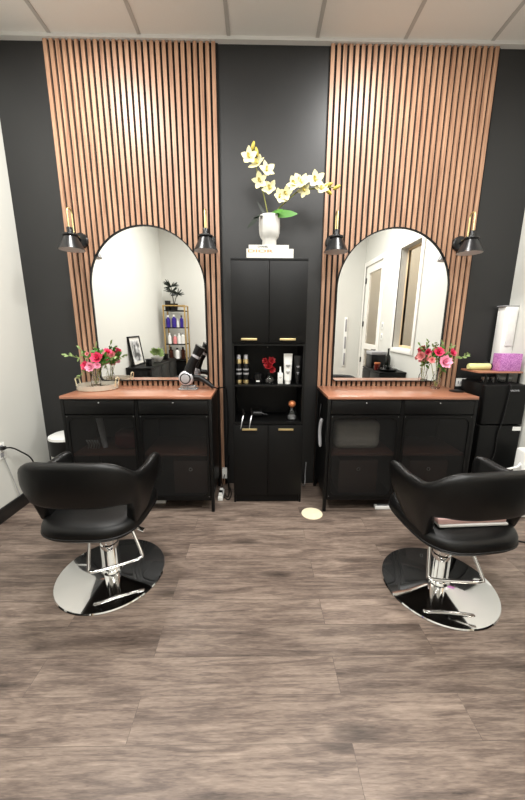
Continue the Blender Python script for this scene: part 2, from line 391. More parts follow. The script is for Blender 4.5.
# ------------------------------------------------------------------ sconces
def sconce(x, label):
    t = thing('wall_sconce', label, 'wall lamp', (x, -.024, 2.045), group='black and brass wall sconces')
    B().lathe([(0, 0), (.055, 0), (.055, .014), (.048, .022), (0, .024)], (0, 0, 0), 28, (pi/2, 0, 0)).build('wall_plate', SHADE, t)
    B().tube([(0, -.02, 0), (0, -.06, .012), (0, -.105, .022)], .011).build('arm', SHADE, t)
    B().ell((.0, -.05, .012), (.012, .02, .007)).build('thumb_screw', BRASS, t)
    s = B(); prof = [(.088, -.1), (.042, -.006), (.0, -.004), (.0, -.008), (.043, -.01), (.097, -.1)]
    s.lathe(prof[:3], (0, -.15, 0), 40); s.build('lamp_shade', SHADE, t)
    B().lathe([(.0865, -.1005), (.0835, -.094), (.039, -.009), (0, -.008)], (0, -.15, 0), 40).build('shade_liner', LINER, t)
    B().lathe([(.0, -.005), (.05, -.005), (.052, .0), (.05, .007), (.024, .01), (.0, .01)], (0, -.15, 0), 32).build('shade_cap', SHADE, t)
    B().lathe([(0, .008), (.021, .008), (.021, .048), (.018, .052), (0, .052)], (0, -.15, 0), 24).build('neck', SHADE, t)
    pts = [(0, -.1, .02), (0, -.1, .15)]+[(0, -.129+.029*cos(pi*i/8), .15+.034*sin(pi*i/8)) for i in range(1, 8)]+[(0, -.158, .15), (0, -.158, .05)]
    B().tube(pts, .0058, 10).build('brass_loop', BRASS, t)
    return t
s0 = sconce(-1.466, 'black cone wall sconce with brass loop at far left of the left mirror')
for x, l in ((-.488, 'black cone wall sconce between the left mirror and the black wall strip'), (.472, 'black cone wall sconce beside the orchid, left of the right mirror'), (1.472, 'black cone wall sconce with brass loop right of the right mirror')):
    dup(s0, (x, -.024, 2.045), l)

# ------------------------------------------------------------------ consoles
CT = .915
def console(x0, x1, label):
    W = x1-x0; D0, D1 = -.478, -.03
    t = thing('sideboard', label, 'sideboard', (x0, 0, 0), group='black metal styling sideboards')
    B().bx(0, W, D0, D1, CT-.022, CT, .003).build('tabletop', TOPW, t)
    for xx in (.0, W-.024):
        for yy in (D0+.003, D1-.028): B().bx(xx, xx+.024, yy, yy+.024, 0, CT-.022, .002).build('leg', BLKM, t)
    f = B(); f.bx(.024, W-.024, D0+.03, D1-.004, .115, .13); f.bx(.024, W-.024, D1-.008, D1-.003, .13, CT-.022)
    for xx in (.008, W-.014): f.bx(xx, xx+.006, D0+.027, D1-.028, .115, CT-.022)
    f.bx(W/2-.012, W/2+.012, D0+.003, D1-.008, .115, CT-.022)
    f.bx(.024, W-.024, D0+.003, D0+.03, .1, .118); f.bx(.024, W-.024, D0+.02, D1-.008, .765, .775); f.bx(.024, W-.024, D0+.003, D0+.02, CT-.034, CT-.022)
    f.build('cabinet_frame', BLKM, t)
    for a, b in ((.024, W/2-.012), (W/2+.012, W-.024)):
        B().bx(a, b, D0+.035, D1-.01, .448, .466, .002).build('shelf', DKWOOD, t)
        d = B().bx(a+.003, b-.003, D0+.002, D0+.018, .782, CT-.036, .002).build('drawer', BLKM, t)
        B().ell(((a+b)/2, D0-.003, CT-.048), (.006, .006, .005)).build('knob', STEEL, d)
        ot = rrect(a+.003, b-.003, .122, .774, .004); inn = rrect(a+.02, b-.02, .14, .754, .055)
        dd = B().ring(ot, inn, D0, D0+.012).build('door', BLKM, t)
        B().prism(rrect(a+.012, b-.012, .132, .762, .05), D0+.008, D0+.009).build('mesh_panel', MESH, dd)
        for cx, cz in ((a+.014, .764), (b-.014, .764), (a+.014, .132), (b-.014, .132)): B().ell((cx, D0-.0005, cz), (.003, .002, .003), 8).build('rivet', STEEL, dd)
    return t
LX0, LX1, RX0, RX1 = -1.513, -.437, .400, 1.494
console(LX0, LX1, 'black metal sideboard with copper brown wood top under the left mirror')
console(RX0, RX1, 'black metal sideboard with copper brown wood top under the right mirror')
# stored items inside
SH = .466
def brown_box(x, w_, label):
    t = thing('storage_box', label, 'box', (x, -.27, .13), group='dark brown storage boxes in the sideboards')
    b = B(); h = .27
    b.bx(-w_/2, w_/2, -.15, .15, 0, h, .006); b.build('box_body', DKRED, t)
    B().tube([(.012*cos(2*pi*i/16), -.152, .2+.012*sin(2*pi*i/16)) for i in range(16)], .003, 8, True).build('ring_pull', STEEL, t)
brown_box(-.62, .26, 'dark brown storage box behind the lower right mesh door of the left sideboard')
brown_box(.674, .3, 'dark brown storage box behind the lower left mesh door of the right sideboard')
brown_box(1.22, .3, 'dark brown storage box behind the lower right mesh door of the right sideboard')
b = B()
b.box((0, 0, .115), (.36, .2, .23), .05, None, 4)
tag(b.build('knit_bundle', KNIT, None, (.67, -.27, SH), None), 'grey knitted bundle behind the upper left mesh door of the right sideboard', 'textile')
b = B(); b.cyl((0, 0, 0), (-.03, .0, .25), .02, .024, 16); tag(b.build('paper_roll', GREYP, None, (-1.31, -.3, SH)), 'pale grey roll standing behind upper left mesh door of left sideboard', 'roll')
b = B(); b.box((0, 0, .07), (.2, .16, .14), .04, None, 3); t = b.build('pouch', REDC, None, (-1.12, -.28, SH)); tag(t, 'dark red pouch behind the upper left mesh door of left sideboard', 'pouch')
b = B(); 
for k in range(5): b.tube([(.02*k, 0, 0), (.02*k+.012, -.005, .035), (.02*k-.008, .0, .07)], .006, 6)
tag(b.build('clip_cluster', STEEL, None, (-1.43, -.33, SH)), 'shiny silver hair clips behind left edge of left sideboard door', 'clips')

# ------------------------------------------------------------------ tall cabinet
t = thing('tall_cabinet', 'tall narrow black cabinet with gold handles between the two slat panels', 'cabinet', (-.0245, 0, 0))
W2 = .272; y0, y1 = -.33, -.004
c = B()
c.bx(-W2, -W2+.016, y0+.0, y1, 0, 1.866); c.bx(W2-.016, W2, y0, y1, 0, 1.866); c.bx(-W2, W2, y0-.002, y1, 1.85, 1.868, .001)
c.bx(-W2+.016, W2-.016, y1-.006, y1, .07, 1.85); c.bx(-W2+.016, W2-.016, y0+.012, y1, 0, .07)
c.bx(-W2+.016, W2-.016, y0, y1, 1.264, 1.282); c.bx(-W2+.016, W2-.016, y0, y1, .662, .68)
c.build('carcass', BLKL, t)
B().bx(-W2+.016, W2-.016, y0+.004, y1-.006, .955, .971, .001).build('shelf', BLKL, t)
B().ell((0, y1-.008, 1.24), (.006, .004, .006), 10).build('screw_cap', STEEL, t)
for (z0, z1, hz) in ((1.286, 1.847, 1.312), (.074, .658, .63)):
    for sx in (-1, 1):
        xa, xb = sorted((sx*.0015, sx*(W2-.002)))
        d = B().bx(xa, xb, y0-.016, y0-.001, z0, z1, .0015).build('door', BLKL, t)
        cx = sx*.14-.004
        B().bx(cx-.058, cx+.058, y0-.034, y0-.026, hz-.008, hz+.008, .002).bx(cx-.05, cx-.04, y0-.028, y0-.015, hz-.005, hz+.005).bx(cx+.04, cx+.05, y0-.028, y0-.015, hz-.005, hz+.005).build('handle', GOLD, d)
# items on the upper shelf
S1, S2 = .971, .68
def bottle_gold(x, label, g=None):
    t = thing('spray_bottle', label, 'bottle', (x, -.25, S1), group='black bottles with gold caps')
    B().lathe([(0, 0), (.021, 0), (.022, .004), (.022, .15), (.02, .155), (0, .155)], seg=20).build('bottle_body', PLB, t)
    B().lathe([(.0222, .004), (.0226, .02), (.0222, .03)], seg=20).build('gold_band', GOLD, t)
    B().lathe([(.0224, .072), (.0224, .086)], seg=20).lathe([(.0224, .105), (.0224, .117)], seg=20).build('label_marks', GREYP, t)
    B().lathe([(.0, .155), (.022, .155), (.023, .165), (.021, .188), (0, .19)], seg=20).build('gold_cap', GOLD, t)
    B().lathe([(0, .19), (.017, .19), (.016, .222), (0, .224)], seg=20).build('cap_top', SILV, t)
bottle_gold(-.252, 'black bottle with gold cap at far left of the cabinet shelf')
bottle_gold(-.197, 'black bottle with gold cap second from left on the cabinet shelf')
t = thing('small_jar', 'small black jar with a white mark on the cabinet shelf', 'jar', (-.104, -.25, S1))
B().lathe([(0, 0), (.03, 0), (.031, .004), (.031, .05), (0, .05)], seg=24).build('jar_body', PLB, t)
B().lathe([(0, .05), (.032, .05), (.032, .075), (.029, .078), (0, .078)], seg=24).build('lid', PLB, t)
B().bx(-.014, .014, -.033, -.0305, .018, .028).build('mark', PLW, t)
# small red flower in glass
t = thing('flower_vase', 'small round glass vase on the black cabinet shelf', 'vase', (-.018, -.25, S1))
B().lathe([(0, .002), (.03, .0), (.04, .025), (.036, .045), (.02, .06), (.024, .066), (.021, .066), (.017, .06), (.033, .044), (.037, .025), (.028, .006), (0, .006)], seg=24).build('glass_body', GLASS, t)
def blossom(c, r, m, parent, nrm, layers=3, n=7, name='blossom'):
    b = B(); c = Vector(c); nz = Vector(nrm).normalized()
    u = nz.orthogonal().normalized(); v = nz.cross(u)
    for l in range(layers):
        el = R(12+28*l); rr = r*(1-.22*l)
        for k in range(n-l):
            a = 2*pi*(k+.37*l)/(n-l)+random.uniform(-.15, .15)
            d = (u*cos(a)+v*sin(a))*cos(el)+nz*sin(el)
            b.petal(c-nz*r*.1, d, nz, rr*random.uniform(.9, 1.1), rr*.85, .3)
    b.ell(c+nz*r*.12, (r*.2, r*.2, r*.2), 8)
    return b.build(name, m, parent, ang=80)
def leaf(b, p, d, L, W, nrm=(0, -1, .4), cup=.15): b.petal(p, d, nrm, L, W, cup)
def sprig(b, lb, pts, n, L, W):
    b.tube(pts, .0016, 5)
    P = [Vector(p) for p in pts]
    for k in range(n):
        f = (k+1)/n*(len(P)-1); i = min(int(f), len(P)-2); p = P[i].lerp(P[i+1], f-i); d = (P[i+1]-P[i]).normalized()
        side = Vector((random.uniform(-1, 1), random.uniform(-.6, .2), random.uniform(-.6, 1)))
        leaf(lb, p, d*.5+side.normalized()*.9, L*random.uniform(.7, 1.2), W, (random.uniform(-.4, .4), -1, random.uniform(-.2, .6)))
t = thing('red_flower', 'small red artificial flower in the round glass vase on the cabinet shelf', 'flower', (-.018, -.25, S1+.01))
B().tube([(0, 0, 0), (.004, 0, .05), (-.002, -.004, .11)], .002, 6).tube([(.002, 0, .005), (.014, -.005, .08)], .0018, 6).build('stem', LEAFD, t)
blossom((-.004, -.01, .13), .04, RED, t, (-.2, -1, .5), 3, 7); blossom((.018, 0, .165), .034, RED, t, (.3, -1, .6)); blossom((.022, -.012, .1), .03, RED, t, (.4, -1, .1)); blossom((-.03, 0, .165), .026, RED, t, (-.4, -1, .4))
t = thing('dropper_bottle', 'small white dropper bottle beside the red flower', 'bottle', (.069, -.25, S1))
B().bx(-.02, .02, -.02, .02, 0, .085, .005).build('bottle_body', PLW, t)
B().lathe([(0, .085), (.009, .085), (.009, .1), (.006, .102), (.005, .13), (0, .133)], seg=16).build('dropper', PLW, t)
B().bx(-.012, .012, -.0206, -.0201, .05, .054).bx(-.009, .009, -.0206, -.0201, .042, .044).build('print', GREYP, t)
def tube_pack(x, label, mb, mc, h, w_, rb, mk):
    t = thing('squeeze_tube', label, 'tube', (x, -.25, S1), group='squeeze tubes on the cabinet shelf')
    B().lathe([(0, 0), (rb*.8, 0), (rb*.8, .024), (0, .025)], seg=24).build('cap', mc, t)
    rg = []
    for i in range(9):
        f = i/8; a = rb+(w_-rb)*f; bb = rb*(1-f)+.002*f
        rg.append([(a*cos(2*pi*k/24), bb*sin(2*pi*k/24), .026+f*(h-.026)) for k in range(24)])
    b = B(); b.rings(rg); b.build('tube_body', mb, t)
    for z, ww in ((.62, .6), (.58, .4), (.4, .5), (.35, .3)): B().bx(-rb*ww, rb*ww, -rb-.0006, -rb*.55, h*z, h*z+.004).build('print', mk, t)
tube_pack(.127, 'tall white squeeze tube standing on the cabinet shelf', PLW, PLW, .232, .034, .027, GREYP)
tube_pack(.204, 'black squeeze tube with flared end at right of the cabinet shelf', PLB, PLB, .216, .034, .019, SILV)
# lower shelf
def clip(x, label):
    t = thing('hair_clip', label, 'hair clip', (x, -.25, S2), group='black hair dryers clips on lower cabinet shelf')
    t['group'] = 'black hair clips hanging over the cabinet shelf'
    B().tube([(-.01, .03, .012), (0, .0, .03), (.008, -.05, .06), (.0, -.06, .1)], [.008, .014, .014, .006], 8).build('clip_arm', PLB, t)
    B().tube([(.006, -.04, .055), (-.003, -.085, .02), (-.014, -.108, -.045)], [.007, .007, .003], 8).build('clip_prong', STEEL, t)
clip(-.222, 'black hair clip with silver prong at left end of lower cabinet shelf')
clip(-.157, 'black hair clip with silver prong nearer the middle of lower cabinet shelf')
t = thing('hair_brush', 'black round brush lying on the lower cabinet shelf', 'brush', (-.1, -.18, S2+.03))
B().cyl((-.06, 0, 0), (.03, 0, 0), .028, .028, 20).build('brush_head', PLB, t); B().cyl((.03, 0, 0), (.07, 0, -.01), .01, .008).build('brush_handle', PLB, t)
t = thing('glass_jar', 'clear glass jar with round copper stopper on the lower cabinet shelf', 'jar', (.168, -.24, S2))
B().lathe([(0, 0), (.037, 0), (.04, .006), (.038, .05), (.022, .085), (.022, .1), (.019, .1), (.019, .085), (.035, .05), (.036, .008), (0, .006)], seg=28).build('jar_body', GLASS, t)
B().ell((0, 0, .125), (.03, .03, .028), 20).build('stopper', COPPER, t)
B().lathe([(0, .008), (.033, .008), (.033, .03), (0, .03)], seg=20).build('contents', GREYP, t)

# ------------------------------------------------------------------ books, vase with orchid
TC = 1.868
def book(x0, x1, z0, z1, label, spine=None):
    t = thing('book', label, 'book', ((x0+x1)/2, -.19, z0), group='white books under the orchid vase')
    w_ = (x1-x0)/2; h = z1-z0
    B().bx(-w_, w_, -.1, .1, 0, .003, .0005).bx(-w_, w_, -.1, .1, h-.003, h, .0005).bx(-w_, w_, -.1, -.096, .003, h-.003).build('cover', PAPER, t)
    B().bx(-w_+.004, w_-.004, -.096, .096, .003, h-.003).build('pages', PAPER, t)
    return t, h
book(-.186, .146, TC, TC+.036, 'thick plain white book at the bottom of the stack')
t, h = book(-.186, .146, TC+.0362, TC+.069, 'white book with orange lettering in the middle of the stack')
text('DIOR', .026, ORANGE, 'lettering', t, (-.07, -.1005, h/2), width=.18)
t, h = book(-.17, .112, TC+.0692, TC+.094, 'thin white book with black lettering at the top of the stack')
text('CHANEL', .016, INK, 'lettering', t, (-.042, -.1005, h/2), width=.075)
VZ = TC+.0942
t = thing('orchid_pot', 'white ceramic footed pot holding cream orchids on the book stack', 'potted orchid', (-.024, -.235, VZ))
B().lathe([(0, 0), (.049, 0), (.051, .005), (.05, .042), (.054, .05), (.066, .066), (.073, .09), (.075, .14), (.073, .192), (.07, .2), (.066, .2), (.066, .17), (0, .17)], seg=40).build('pot', CERAM, t)
OX, OZ = -.024, VZ
def px(u, v):                                   # picture-measured layout of the spray, in the plane of the pot
    return ((u-269)*.00708, 0, (215-v)*.00626+.19)
def pc(cx, cy, dy=0): p = px(220+cx/4.04, 130+cy/4.04); return Vector((p[0], dy, p[2]))
st = [[(0, 0, .17), pc(185, 300), pc(172, 240), pc(152, 180, -.01), pc(140, 120, -.02), pc(132, 70, -.02)],
      [(0.01, 0, .17), pc(230, 310), pc(262, 280, -.01), pc(310, 240, -.02), pc(370, 230, -.03), pc(460, 222, -.03)]]
def smooth(pts, n=6):
    P = [Vector(p) for p in pts]; P = [2*P[0]-P[1]]+P+[2*P[-1]-P[-2]]; out = []
    for i in range(1, len(P)-2):
        for k in range(n):
            s = k/n; a, b_, c_, d = P[i-1:i+3]
            out.append(.5*((2*b_)+(-a+c_)*s+(2*a-5*b_+4*c_-d)*s*s+(-a+3*b_-3*c_+d)*s**3))
    out.append(P[-2]); return out
for s in st: B().tube(smooth(s), .004, 8).build('stem', STEMG, t)
def orchid(c, r, nrm, spin):
    c = Vector(c); nz = Vector(nrm).normalized(); u = nz.orthogonal().normalized(); v = nz.cross(u); b = B()
    for k in range(5):
        a = 2*pi*k/5+spin; d = u*cos(a)+v*sin(a)+nz*.25
        b.petal(c, d, nz, r*random.uniform(.9, 1.1), r*(.62 if k % 2 else .75), .12)
    f = b.build('blossom', PETALY, t, ang=80)
    l = B(); l.petal(c+nz*.004, v*-.8+nz*.7, nz, r*.5, r*.4, .4); l.ell(c+nz*.008, (r*.14,)*3, 8); l.build('blossom_centre', PETC, f, ang=80)
for cx, cy, r in ((118, 112, .062), (150, 135, .064), (185, 162, .062), (160, 203, .056), (200, 232, .058), (235, 265, .056), (262, 252, .05), (295, 215, .062), (318, 208, .066), (335, 238, .05), (376, 198, .066), (402, 232, .058)):
    orchid(pc(cx, cy, -.03), r*1.0, (random.uniform(-.6, .5), -1, random.uniform(-.2, .6)), random.uniform(0, 2))
bd = []
for cx, cy, rx in ((132, 68, .3), (146, 90, -.2), (428, 214, 1.2), (460, 224, 1.1), (428, 242, 2.2)):
    b = B(); b.ell((0, 0, 0), (.012, .012, .03), 10); b.build('bud', BUD, t, pc(cx, cy, -.03), (0, rx, 0))
b = B(); leaf(b, (.02, -.04, .2), (.9, -.1, .05), .17, .06, (.1, -1, .35), -.1); leaf(b, (.0, -.03, .195), (.8, -.1, .4), .1, .04, (0, -1, .6), -.1); b.build('leaf', LEAFG, t, ang=80)
b = B(); leaf(b, (-.01, -.03, .195), (-.7, -.3, -.0), .12, .035, (0, -.4, 1), -.25); leaf(b, (-.07, -.06, .19), (-.6, -.1, -.7), .13, .03, (0, -.8, .4), .1); leaf(b, (.0, -.03, .195), (.7, -.4, .2), .1, .04, (0, -.4, 1), -.2); leaf(b, (-.02, 0, .19), (-.4, 0, .6), .12, .02, (0, -1, .3), .05); b.build('dark_leaf', LEAFD, t, ang=80)

# ------------------------------------------------------------------ bouquet on left sideboard
TZ = CT
t = thing('serving_tray', 'round gold rimmed clear tray with handles at left end of left sideboard', 'tray', (-1.375, -.19, TZ)); t.scale = (1.13, 1.13, 1.2)
B().lathe([(0, 0), (.125, 0), (.13, .006), (.125, .008), (0, .008)], seg=40).build('tray_base', mat('tray_mirror', srgb(225, 205, 180), .1, .8), t)
B().lathe([(.125, .004), (.132, .004), (.135, .036), (.129, .036), (.126, .008)], seg=40).build('tray_rim', mat('tray_glass', srgb(225, 220, 205), .15, .3, alpha=.55), t)
for s in (-1, 1): B().tube([(s*.132, -.025, .02), (s*.14, -.025, .07), (s*.14, 0, .078), (s*.14, .025, .07), (s*.132, .025, .02)], .004, 8).build('handle', mat('pale_gold', srgb(225, 214, 180), .3, .7), t)
def glass_vase(x, y, z, label, h=.13, r=.04):
    t = thing('glass_vase', label, 'vase', (x, y, z), group='clear glass bud vases')
    B().lathe([(0, 0), (r*.8, 0), (r, .02), (r*.95, h*.5), (r*.6, h*.8), (r*.75, h), (r*.7, h), (r*.52, h*.8), (r*.88, h*.5), (r*.92, .024), (r*.7, .008), (0, .008)], seg=28).build('vase_glass', GLASS, t)
glass_vase(-1.4, -.165, TZ+.01, 'clear glass vase holding pink flowers on the round tray', .13, .036)
def bouquet(loc, label, spec, sprigs, stems, greens):
    t = thing('flower_bouquet', label, 'flowers', loc)
    b = B()
    for p, q in stems: b.tube([p, ((p[0]*.4+q[0]*.6), (p[1]+q[1])/2, p[2]*.4+q[2]*.6), q], .0022, 6)
    for pts, n, L, W in sprigs:
        lb = B(); sprig(lb, lb, pts, n, L, W); lb.build('leaf_sprig', LEAFP, t, ang=80)
    b.build('stem', STEMG, t)
    g = B()
    for c, n, L in greens:
        for k in range(n):
            d = Vector((random.uniform(-1, 1), random.uniform(-1, .4), random.uniform(-.5, 1)))
            leaf(g, Vector(c)+d*.01, d, L*random.uniform(.6, 1.1), L*.45, (random.uniform(-.5, .5), -1, .4))
    g.build('foliage', LEAFG, t, ang=80)
    for c, r, m, nrm in spec: blossom(c, r, m, t, nrm, 4 if r > .035 else 3, 9)
bouquet((-1.4, -.165, TZ+.035), 'bouquet of hot pink and blush flowers with greenery on the round tray',
    [((.045, -.03, .21), .05, PINKH, (.1, -1, .5)), ((-.05, -.03, .15), .042, PINKH, (-.4, -1, .3)), ((.0, -.055, .145), .042, PINKL, (-.1, -1, .1)), ((.05, -.05, .155), .03, PINKL, (.3, -1, .1)), ((.1, .03, .25), .038, PINKH, (.4, -.2, .7)), ((.06, .06, .22), .035, PINKP, (.1, 1, .4)), ((-.03, -.03, .24), .02, PINKP, (0, -1, .5))],
    [([(-.02, 0, .1), (-.1, 0, .2), (-.16, -.01, .22), (-.215, -.01, .232)], 12, .03, .014), ([(-.02, 0, .1), (-.07, 0, .23), (-.1, 0, .29)], 8, .028, .014), ([(.03, 0, .12), (.12, .02, .2), (.17, .02, .22)], 8, .03, .013), ([(.01, 0, .1), (.02, 0, .25), (.03, 0, .32)], 7, .026, .012), ([(-.02, 0, .09), (-.09, -.02, .1), (-.12, -.02, .05)], 5, .028, .012)],
    [((.005, -.005, .0), (.045, -.01, .2)), ((-.005, .005, .0), (-.04, -.01, .14)), ((.0, -.005, .0), (.0, -.03, .13)), ((.008, .006, .0), (.09, .02, .24)), ((-.004, .008, .0), (.05, .04, .2))],
    [((.07, .01, .2), 24, .055), ((.03, .03, .17), 16, .055), ((-.04, 0, .22), 12, .045), ((.04, 0, .26), 12, .04)])
# hair dryer on acrylic stand
t = thing('dryer_stand', 'clear acrylic block stand under the hair dryer', 'stand', (-.655, -.2, TZ))
B().bx(-.075, .075, -.045, .045, 0, .012, .004).bx(-.06, .06, -.03, .03, .012, .032, .008).build('stand_block', mat('acrylic', srgb(235, 235, 235), .08, trans=.8, var=0), t)
t = thing('hair_dryer', 'black and silver hair dryer resting upright on the left sideboard', 'hair dryer', (-.645, -.2, TZ+.033)); t.scale = (1.12,)*3
b = B(); b.tube([(-.005, 0, .055), (.0, 0, .1), (.025, -.005, .16), (.055, -.01, .205)], [.042, .036, .032, .03], 20); b.build('barrel', PLB, t)
b = B(); b.tube([(.05, -.01, .198), (.06, -.01, .213)], [.0315, .032], 20); b.build('silver_ring', SILV, t)
b = B(); b.tube([(.056, -.01, .21), (.078, -.015, .25), (.09, -.015, .27)], [.03, .034, .04], 20); b.build('nozzle', PLB, t)
b = B(); b.lathe([(0, -.045), (.036, -.045), (.05, -.03), (.052, 0), (.05, .03), (.03, .045), (0, .045)], (-.02, 0, .053), 28, (pi/2, 0, 0)); b.build('motor_housing', SILV, t)
B().lathe([(0, 0), (.03, 0), (.03, .004), (.024, .006), (0, .006)], (-.02, -.045, .053), 24, (pi/2, 0, 0)).build('filter_disc', GREYP, t)
B().lathe([(.03, -.001), (.038, -.001), (.038, .004), (.03, .004)], (-.02, -.043, .053), 24, (pi/2, 0, 0)).build('filter_ring', PLB, t)
b = B(); b.tube([(.01, 0, .06), (.07, .0, .055), (.12, -.01, .025), (.17, -.02, -.012)], [.02, .021, .018, .013], 14); b.build('handle', PLB, t)
b = B(); b.tube(smooth([(.165, -.02, -.01), (.2, 0, -.022), (.23, .06, -.027), (.245, .12, -.06), (.25, .14, -.3), (.24, .12, -.6), (.26, .04, -.85), (.235, .02, -.93)]), .0045, 8); b.build('power_cord', PLB, t)

# ------------------------------------------------------------------ bouquet on right sideboard
glass_vase(1.355, -.145, TZ, 'clear glass vase holding pink flowers on the right sideboard', .14, .038)
bouquet((1.355, -.145, TZ+.012), 'bouquet of pink flowers and leafy sprigs on the right sideboard',
    [((.02, -.05, .21), .056, PINKL, (.0, -1, .3)), ((-.02, -.02, .285), .044, PINKH, (-.2, -1, .5)), ((.095, -.01, .28), .036, PINKH, (.4, -1, .5)), ((-.05, .03, .24), .042, PINKP, (-.6, .6, .2)), ((-.06, -.01, .22), .03, PINKP, (-.6, -1, .3)), ((.0, .035, .27), .034, PINKH, (-.1, 1, .4))],
    [([(.03, 0, .14), (.11, -.01, .23), (.18, -.02, .25), (.235, -.02, .272)], 12, .034, .016), ([(-.01, 0, .14), (-.03, 0, .27), (-.06, 0, .34)], 9, .028, .014), ([(.0, 0, .14), (.0, 0, .3), (.01, 0, .36)], 8, .028, .013), ([(.03, 0, .17), (.09, 0, .3), (.09, 0, .35)], 7, .028, .013)],
    [((.006, -.006, .005), (.02, -.03, .2)), ((.004, .004, .005), (.08, -.01, .27)), ((-.006, .005, .005), (-.05, .03, .23)), ((-.004, -.004, .005), (-.02, 0, .27))],
    [((.05, .0, .23), 16, .05), ((-.04, .02, .25), 12, .045), ((.03, -.03, .16), 10, .045), ((0, 0, .3), 12, .038)])
b = B(); b.lathe([(0, 0), (.05, 0), (.055, .004), (.05, .008), (0, .008)], seg=28); tag(b.build('coaster', PLB, None, (1.45, -.28, TZ)), 'flat round black coaster beside the vases on right sideboard', 'coaster')
t = thing('outlet_plate', 'white wall outlet plate low on black wall right of slat panel', 'outlet', (1.65, 0, .945))
B().bx(-.045, .045, -.007, 0, -.035, .035, .003).build('plate', PLW, t)
for x in (-.022, .0, .022): B().bx(x-.004, x+.004, -.009, -.006, -.012, .012).build('socket', GREYP, t)

# ------------------------------------------------------------------ fridge corner
FX0, FX1, FY0, FZ = 1.625, 1.953, -.35, .98
t = thing('mini_fridge', 'black two door mini fridge between right sideboard and white wall', 'fridge', ((FX0+FX1)/2, 0, 0))
hw = (FX1-FX0)/2
B().bx(-hw, hw, FY0+.05, -.05, .02, FZ, .006).bx(-hw+.02, hw-.02, FY0+.08, -.08, 0, .02).build('fridge_body', BLKL, t)
B().bx(-hw, hw, FY0, FY0+.048, .668, FZ-.002, .008, 3).build('freezer_door', BLKL, t)
B().bx(-hw, hw, FY0, FY0+.048, .03, .658, .008, 3).build('fridge_door', BLKL, t)
text('AROVR', .018, SILV, 'brand_lettering', t, (.06, FY0-.0005, .935), width=.075)
B().bx(.095, hw-.004, FY0-.001, FY0, .618, .65).build('sticker', PLW, t)
b = B(); b.tube(smooth([(1.8, -.24, FZ+.008), (1.802, FY0-.004, FZ+.004), (1.80, FY0-.008, .9), (1.785, FY0-.008, .7), (1.765, FY0-.008, .6), (1.768, FY0-.008, .45), (1.745, FY0-.008, .3), (1.76, FY0-.01, .006)]), .0055, 8)
b.build('power_cord', PLB, t, (-(FX0+FX1)/2, 0, 0))
SZ = 1.073
t = thing('riser_shelf', 'copper brown wood riser shelf with black legs on top of mini fridge', 'shelf', (1.775, 0, FZ))
B().bx(-.175, .175, -.28, -.06, SZ-FZ-.014, SZ-FZ, .002).build('shelf_board', TOPW, t)
for x in (-.1, -.02, .07, .16):
    B().bx(x-.006, x+.006, -.27, -.258, 0, SZ-FZ-.014).build('leg', BLKM, t)
for x, y, l in ((1.715, -.2, 'leftmost'), (1.79, -.2, 'second from left'), (1.85, -.2, 'third from left'), (1.905, -.2, 'rightmost')):
    t = thing('glass_jar', 'small clear glass jar under the riser shelf, '+l, 'jar', (x, y, FZ), group='glass jars under the riser shelf')
    B().lathe([(0, 0), (.026, 0), (.027, .03), (.024, .03), (.023, .004), (0, .004)], seg=20).build('jar_body', GLASS, t); B().lathe([(0, .03), (.027, .03), (.027, .038), (0, .038)], seg=20).build('lid', STEEL, t)
t = thing('spray_can', 'pale yellow spray can lying on the riser shelf', 'can', (1.685, -.17, SZ+.026))
B().lathe([(0, -.1), (.02, -.1), (.026, -.09), (.026, .07), (.025, .072), (0, .072)], (0, 0, 0), 24, (0, pi/2, 0)).build('can_body', LIME, t)
B().lathe([(.0, .071), (.0255, .071), (.0255, .1), (.022, .104), (0, .104)], (0, 0, 0), 24, (0, pi/2, 0)).build('cap', PLB, t)
t = thing('curling_iron', 'black styling iron lying between yellow can and purple box', 'styling iron', (1.79, -.14, SZ+.016))
B().tube([(-.02, .04, .03), (-.0, .01, .006), (-.005, -.07, -.004)], [.02, .016, .009], 14).build('iron_body', PLB, t)
t = thing('glitter_box', 'purple glitter gift box on the riser shelf', 'box', (1.85, -.225, SZ))
B().bx(-.083, .083, -.045, .045, 0, .135, .004).build('box_body', GLIT, t)
t = thing('wall_dispenser', 'tall white dispenser mounted in the corner above the purple box', 'dispenser', (1.97, -.09, 1.07))
B().bx(-.105, 0, -.02, .07, 0, .5, .008).build('housing', PLW, t); B().bx(-.075, -.012, -.034, -.018, .19, .48, .006).build('front_panel', mat('off_white', srgb(222, 222, 218), .4), t)
B().bx(-.125, -.0, -.02, .06, .5, .508, .002).build('top_ledge', GREYP, t)
t = thing('white_heater', 'white upright appliance at right edge beside the mini fridge', 'appliance', (1.9, -.52, 0))
B().bx(-.06, .06, -.06, .06, .0, .53, .02, 3).build('housing', PLW, t)
B().tube(smooth([(-.055, 0, .42), (-.09, -.02, .40), (-.14, .02, .36), (-.16, .1, .3)]), .008, 8).build('hose', PLW, t)
b = B(); b.tube(smooth([(1.25, -.72, .006), (1.45, -.78, .006), (1.62, -.84, .006), (1.8, -.92, .006)]), .005, 8); tag(b.build('floor_cable', PLB), 'thin black cable lying on the floor behind the right chair', 'cable')

